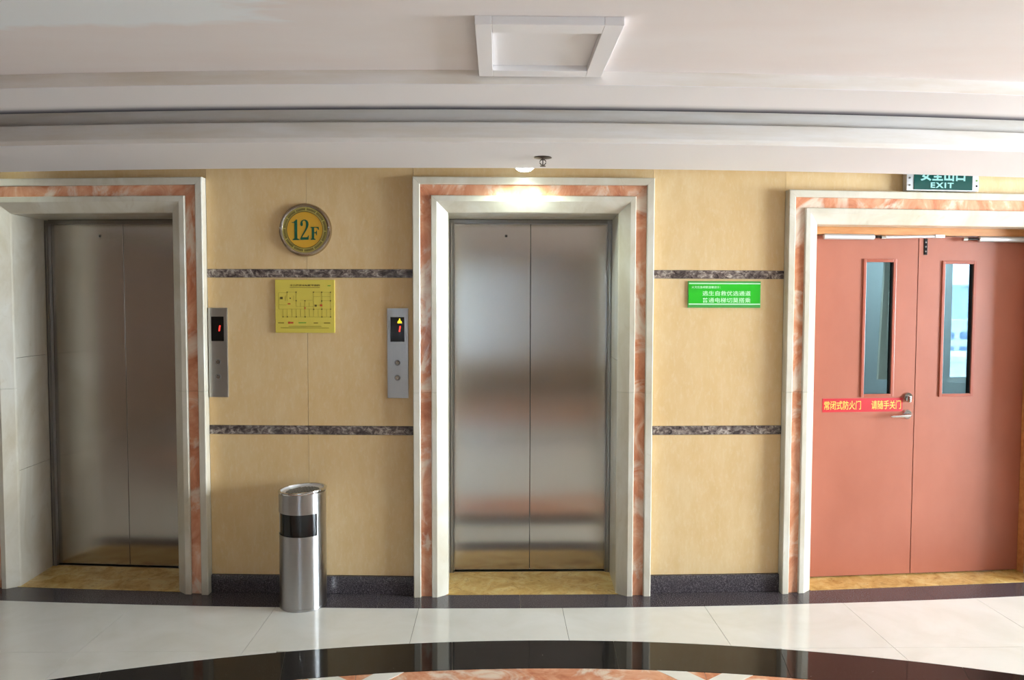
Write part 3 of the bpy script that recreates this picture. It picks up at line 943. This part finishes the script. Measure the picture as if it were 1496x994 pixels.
# warm fill lamps added out of view in the flat ceiling behind the camera
for x, y in ((-3.2, 0.6), (-3.2, -2.6), (0.2, -2.6), (3.4, -2.6)):
    t = empty('fill_ceiling_lamp', (x, y, CEIL)); tag(t, 'unseen warm ceiling lamp added as fill in the lobby ceiling', 'ceiling lamp', 'added warm fill lamps')
    MB().lathe([(.0001, 0), (.10, 0), (.10, -.012), (.088, -.018), (.08, -.010), (.0001, -.010)], 40).build('rim', 'soffit', t)
    MB().lathe([(.079, -.011), (.06, -.017), (.0001, -.019)], 40).build('lens', 'fill_lamp_warm', t)
    l = bpy.data.lights.new('fill_lamp_bulb', 'SPOT'); l.energy = 8; l.color = (1, .80, .56); l.spot_size = radians(160); l.spot_blend = .6; l.shadow_soft_size = .07
    lo_ = bpy.data.objects.new('fill_lamp_bulb', l); lo_.location = (x, y, CEIL - .05); COL.objects.link(lo_)

# ------------------------------------------------------------------ sprinkler
sp = empty('fire_sprinkler', (.21, 3.745, ZS)); tag(sp, 'small dark pendent sprinkler head under the ceiling beam', 'sprinkler')
MB().lathe([(.0001, 0), (.040, 0), (.043, -.003), (.030, -.006), (.012, -.009), (.0001, -.009)], 32).build('escutcheon', 'dark_metal', sp)
MB().lathe([(.0001, -.008), (.008, -.008), (.008, -.014), (.0001, -.014)], 16).build('body', 'dark_metal', sp)
for s in (-1, 1):
    MB().tube([(s * .007, 0, -.012), (s * .014, 0, -.018), (s * .014, 0, -.028), (s * .006, 0, -.036), (0, 0, -.038)], .0022, 8).build('frame_arm', 'dark_metal', sp)
MB().lathe([(.0001, -.014), (.0025, -.014), (.0025, -.036), (.0001, -.036)], 10).build('bulb', 'dark_metal', sp)
MB().lathe([(.0001, -.036), (.004, -.037), (.014, -.041), (.014, -.043), (.0001, -.043)], 20).build('deflector', 'dark_metal', sp)

# ------------------------------------------------------------------ wall-mounted things (segment 1: between the lifts)
def on_wall(bay, name, x, z, label, cat, group=None):
    ox = x + WD * sin(bay.th)
    t = empty(name, (bay.o[0] + x * cos(bay.th), bay.o[1] + x * sin(bay.th) + WD, z), bay.th)
    return tag(t, label, cat, group)


def call_panel(x0, x1, label, arrow):
    xc = (x0 + x1) / 2; w = (x1 - x0) / 2; z0, z1 = 1.094, 1.587
    t = on_wall(SEG1, 'lift_call_panel', xc, z0, label, 'call panel', 'lift call panels')
    MB().box(-w, w, -.012, 0, 0, z1 - z0, .002).build('plate', 'steel_plate', t)
    zd0, zd1 = .310, .445
    dsp = MB().box(-w * .68, w * .64, -.0135, -.011, zd0, zd1).build('display', 'black_gloss', t)
    xr = w * .26
    MB().hexa([(xr - .008, -.0155, zd0 + .055), (xr - .0015, -.0155, zd0 + .055), (xr - .0015, -.0135, zd0 + .055), (xr - .008, -.0135, zd0 + .055),
               (xr - .0035, -.0155, zd0 + .086), (xr + .003, -.0155, zd0 + .086), (xr + .003, -.0135, zd0 + .086), (xr - .0035, -.0135, zd0 + .086)]).build('digit', 'led_red', dsp)
    if arrow:
        xa = w * .20
        MB().prism_xz([(xa - .012, zd0 + .102), (xa + .012, zd0 + .102), (xa + .010, zd0 + .112), (xa + .004, zd0 + .116), (xa + .002, zd0 + .127), (xa - .002, zd0 + .127), (xa - .004, zd0 + .116), (xa - .010, zd0 + .112)], -.0155, -.0135).build('arrow', 'led_yellow', dsp)
    for zb in (.195, .113):
        bz = MB(); bz.ring(-w * .02, zb, [(.0165, -.012), (.0165, -.0155), (.0145, -.017), (.0125, -.0155), (.0125, -.012)], 32)
        bz = bz.build('button_ring', 'steel_dark', t)
        MB().disc(-w * .02, zb, -.0165, -.012, .0115, 28, .0095).build('button', 'chrome', bz)
        up = zb > .15
        MB().prism_xz([(-w * .02 - .004, zb + (-.003 if up else .003)), (-w * .02 + .004, zb + (-.003 if up else .003)), (-w * .02, zb + (.004 if up else -.004))], -.0172, -.0164).build('arrow_mark', 'steel_dark', bz)
    return t


call_panel(-.563, -.458, 'steel lift call panel showing only a red 1', False)
call_panel(.424, .540, 'steel lift call panel showing a yellow up arrow above the red 1', True)

# 12F badge
bd = on_wall(SEG1, 'floor_number_sign', -.021, 2.012, 'round 12F floor sign with a gold face and polished rim', 'sign')
MB().ring(0, 0, [(.120, 0), (.144, 0), (.144, -.008), (.140, -.018), (.132, -.022), (.124, -.020), (.120, -.014)], 72).build('rim', 'badge_rim', bd)
rg = MB(); rg.ring(0, 0, [(.098, -.004), (.1245, -.004), (.1245, -.018), (.098, -.018)], 72)
rg = rg.build('text_ring', 'badge_ring', bd)
mb = MB()
nt = 96
for i in range(nt):
    if i % 8 == 7: continue
    a = 2 * pi * i / nt
    ca, sa = cos(a), sin(a)
    r0, r1 = .1055, .1175
    hw2 = .0024
    pts = []
    for r, s in ((r0, -1), (r0, 1), (r1, 1), (r1, -1)): pts.append((r * ca - s * hw2 * sa, r * sa + s * hw2 * ca))
    mb.prism_xz(pts, -.0187, -.0178)
lt = mb.build('ring_lettering', 'badge_line', rg); lt['kind'] = 'stuff'
ln = MB(); ln.ring(0, 0, [(.0975, -.004), (.1005, -.004), (.1005, -.0195), (.0975, -.0195)], 72); ln.build('inner_line', 'badge_line', bd)
MB().disc(0, 0, -.017, -.003, .098, 72).build('face', 'badge_gold', bd)
S = .112 / 340.0


def glyph(polys, name):
    mb = MB()
    for p in polys:
        mb.prism_xz([((x - 545) * S * 1.0, (500 - y) * S) for x, y in p], -.0182, -.0168)
    return mb.build(name, 'badge_green', bd)


glyph([[(330, 372), (360, 372), (405, 330), (420, 330), (420, 640), (455, 655), (455, 668), (340, 668), (340, 655), (372, 640), (372, 385), (330, 385)]], 'numeral_one')
two = [(470, 415), (474, 380), (492, 348), (522, 332), (558, 332), (588, 348), (606, 380), (608, 420), (596, 460), (572, 505), (540, 555), (510, 600),
       (500, 622), (560, 622), (588, 618), (600, 592), (610, 592), (606, 662), (470, 664), (470, 645), (490, 600), (520, 545), (546, 500), (560, 460), (566, 415),
       (562, 375), (550, 354), (534, 348), (516, 354), (506, 372), (514, 400), (512, 428), (494, 440), (478, 434)]
glyph([two], 'numeral_two')
glyph([[(640, 452), (775, 452), (780, 500), (770, 500), (758, 474), (735, 464), (700, 464), (700, 540), (728, 538), (738, 512), (746, 512), (746, 590), (738, 590), (728, 556), (700, 554),
        (700, 640), (722, 652), (722, 664), (640, 664), (640, 652), (660, 640), (660, 470), (640, 464)]], 'letter_f')
for a in (pi * .985, pi * .02):
    MB().disc(.133 * cos(a), .133 * sin(a) + .004, -.026, -.020, .006, 16, .004).build('rim_screw', 'chrome', bd)

# yellow evacuation plan
PX0, PX1, PZ0, PZ1 = -.1905, .136, 1.451, 1.742
pl = on_wall(SEG1, 'evacuation_plan', (PX0 + PX1) / 2, PZ0, 'yellow evacuation floor plan board below the round floor sign', 'sign')
pw, ph = (PX1 - PX0), (PZ1 - PZ0)
MB().box(-pw / 2, pw / 2, -.012, 0, 0, ph, .002).build('board', 'sign_yellow', pl)


def ppx(x, y):                     # coordinates on the board, in pixels of a close view of it
    return ((x - 75) / (970 - 75) - .5) * pw, (1 - (y - 92) / (902 - 92)) * ph


def pline(mb, x0, y0, x1, y1, t=5):
    (a, b), (c, d) = ppx(min(x0, x1), max(y0, y1)), ppx(max(x0, x1), min(y0, y1))
    hh = t * pw / 895 / 2
    if abs(c - a) < abs(d - b): mb.box(a - hh, a + hh, -.0128, -.0118, b, d)
    else: mb.box(a, c, -.0128, -.0118, b - hh, b + hh)


(ta, tb), (tc, td) = ppx(300, 192), ppx(752, 164)
text_bm('十二层安全疏散平面图', ta, tc, tb, td, -.0128, -.0118, .02).build('title', 'ink', pl)
mb = MB(); pline(mb, 300, 211, 752, 211, 9); mb.build('subtitle', 'ink_faint', pl)
mb = MB()
for seg in ((258, 282, 393, 282), (258, 282, 258, 420), (393, 282, 393, 500), (132, 290, 258, 290), (132, 290, 132, 540), (132, 475, 258, 475), (132, 540, 912, 540),
            (912, 282, 912, 658), (655, 282, 912, 282), (655, 282, 655, 420), (780, 282, 780, 658), (780, 412, 912, 412), (780, 350, 912, 350), (655, 350, 760, 350),
            (455, 405, 640, 405), (393, 500, 655, 500), (193, 540, 193, 658), (193, 658, 912, 658), (258, 540, 258, 658), (328, 540, 328, 658), (393, 540, 393, 658),
            (460, 540, 460, 658), (526, 412, 526, 658), (592, 540, 592, 658), (658, 540, 658, 658), (724, 540, 724, 658), (852, 540, 852, 658), (232, 335, 232, 415),
            (360, 335, 360, 415), (655, 480, 780, 480), (655, 420, 655, 540), (460, 440, 460, 500), (590, 440, 590, 500)):
    pline(mb, *seg, 3.2)
o = mb.build('plan_walls', 'ink_faint', pl); o['kind'] = 'stuff'
mb = MB()
for x, y in ((258, 282), (393, 282), (393, 412), (526, 412), (655, 282), (780, 282), (912, 282), (912, 412), (912, 540), (780, 412), (658, 542), (193, 658), (258, 658), (393, 658), (526, 658), (780, 658), (912, 658), (780, 540)):
    a, b = ppx(x, y); r = 8 * pw / 895; mb.box(a - r, a + r, -.0130, -.0118, b - r, b + r)
for x, y, r in ((170, 372, 20), (305, 375, 9), (688, 486, 16)):
    a, b = ppx(x, y); r *= pw / 895; mb.box(a - r, a + r, -.0130, -.0118, b - r * .9, b + r * .9)
o = mb.build('column_marks', 'ink', pl); o['kind'] = 'stuff'
k = pw / 895
for x, y, w, h_ in ((285, 460, 20, 9), (770, 482, 18, 14), (285, 748, 16, 16), (325, 748, 22, 12)):
    a, b = ppx(x, y); MB().box(a - w * k, a + w * k, -.0131, -.0118, b - h_ * k, b + h_ * k).build('red_mark', 'ink_red', pl)
a, b = ppx(526, 525)
MB().prism_xz([(a - 16 * k, b + 20 * k), (a, b + 6 * k), (a + 16 * k, b + 20 * k), (a, b - 24 * k)], -.0131, -.0118).build('red_mark', 'ink_red', pl)
for x0_, x1_, y_, t_ in ((118, 205, 750, 16), (655, 720, 750, 16), (810, 905, 750, 16), (275, 770, 802, 8), (155, 885, 825, 8)):
    mb = MB(); pline(mb, x0_, y_, x1_, y_, t_); mb.build('legend_line', 'ink_faint', pl)
for q_ in ((425, 748, 540, 748, 16), (780, 405, 780, 430, 16), (870, 183, 915, 183, 14)):
    mb = MB(); pline(mb, *q_); mb.build('green_mark', 'ink_green', pl)

# green sign
gs = on_wall(SEG2, 'green_notice', .033, 1.594, 'green notice board with white Chinese lettering below the marble band', 'sign')
gw, gh = .406, .146
MB().box(-gw / 2, gw / 2, -.010, 0, 0, gh, .0015).build('board', 'sign_green_edge', gs)
MB().box(-gw / 2 + .004, gw / 2 - .004, -.0106, -.0098, .022, gh - .016).build('field', 'sign_green', gs)
for z in (.017, gh - .016):
    MB().box(-gw / 2 + .004, gw / 2 - .003, -.0109, -.0098, z, z + .006).build('line', 'white_print', gs)


def gpx(x, y): return ((x - 90) / (1385 - 90) - .5) * gw, (1 - (y - 140) / (635 - 140)) * gh


for body, x0_, x1_, y0_, y1_, bo in (('火灾应急疏散温馨提示：', 150, 665, 228, 276, .004), ('逃生自救优选通道', 345, 1205, 322, 412, .008), ('普通电梯切莫搭乘', 345, 1205, 448, 542, .008)):
    (a, b), (c, d) = gpx(x0_, y1_), gpx(x1_, y0_)
    text_bm(body, a, c, b, d, -.0112, -.0104, bo).build('lettering', 'white_print', gs)

# exit sign over the fire doors
es = empty('exit_sign', EXIT.world(.014, .012, 2.247), EXIT.th)
tag(es, 'dark green exit sign with pale letters above the double fire doors', 'sign')
MB().box(-.214, .214, 0, .037, 0, .150, .003).build('housing', 'alu', es)
MB().box(-.172, .176, -.003, .001, .006, .144).build('face', 'exit_face', es)
text_bm('EXIT', -.074, .062, .016, .046, -.0045, -.0028, .03, None, 1.25).build('lettering', 'exit_text', es)
text_bm('安全出口', -.135, .131, .054, .126, -.0045, -.0028, .03).build('lettering', 'exit_text', es)
for x, z, mt in ((-.197, .03, 'steel_dark'), (-.197, .07, 'steel_dark'), (.203, .03, 'black_gloss'), (.203, .06, 'ink_green')):
    MB().disc(x, z, -.003, 0, .005, 14).build('indicator', mt, es)

# ------------------------------------------------------------------ ash bin
BX, BY, BR, BH = -1.044, 4.143, .1225, .630
bn = empty('ash_bin', (BX, BY, 0)); tag(bn, 'tall cylindrical stainless steel ash bin with a black slot opening', 'bin')
a0, a1 = radians(-90 - 88), radians(-90 + 50)       # the slot faces a little to the left
zo0, zo1 = .395, .512
w_ = .0018
MB().lathe([(BR, .012), (BR, zo0), (BR - w_, zo0), (BR - w_, .012)], 96, closed=True).build('lower_shell', 'bin', bn)
MB().lathe([(BR, zo1), (BR, BH - .012), (BR - w_, BH - .012), (BR - w_, zo1)], 96, closed=True).build('upper_shell', 'bin', bn)
MB().lathe([(BR, zo0), (BR, zo1), (BR - w_, zo1), (BR - w_, zo0)], 60, a0=a1, a1=a0 + 2 * pi, closed=True).build('back_shell', 'bin', bn)
MB().lathe([(BR - .006, zo0 - .02), (BR - .006, zo1 + .02), (BR - .008, zo1 + .02), (BR - .008, zo0 - .02)], 72, closed=True).build('slot_liner', 'black_gloss', bn)
MB().lathe([(.0001, .0), (BR + .002, .0), (BR + .0035, .006), (BR + .002, .013), (.0001, .013)], 72).build('foot_ring', 'bin', bn)
tilt = Matrix.Rotation(radians(-3.2), 4, 'Y')
def tl(x, y, z):
    p = tilt @ Vector((x, y, z)); return (p.x, p.y, p.z + BH - .010)
top = MB(tl).lathe([(BR - .010, .004), (BR - .004, -.004), (BR + .003, -.004), (BR + .0045, .002), (BR + .003, .008), (BR - .003, .010), (BR - .009, .008)], 72, closed=True).build('rim', 'chrome', bn)
dish = MB(tl).lathe([(BR - .010, .006), (BR - .013, -.002), (.085, -.006), (.0001, -.006)], 64).build('ash_tray', 'alu', bn)
def tl45(x, y, z):
    return tl((x + y) * .7071, (y - x) * .7071, z)
for i in range(-5, 6):
    xx = i * .016
    yy = sqrt(max(.0, .088 ** 2 - xx * xx))
    MB(tl45).box(xx - .0028, xx + .0028, -yy, yy, -.0062, -.0048).build('grate_slot', 'black_matt', dish)
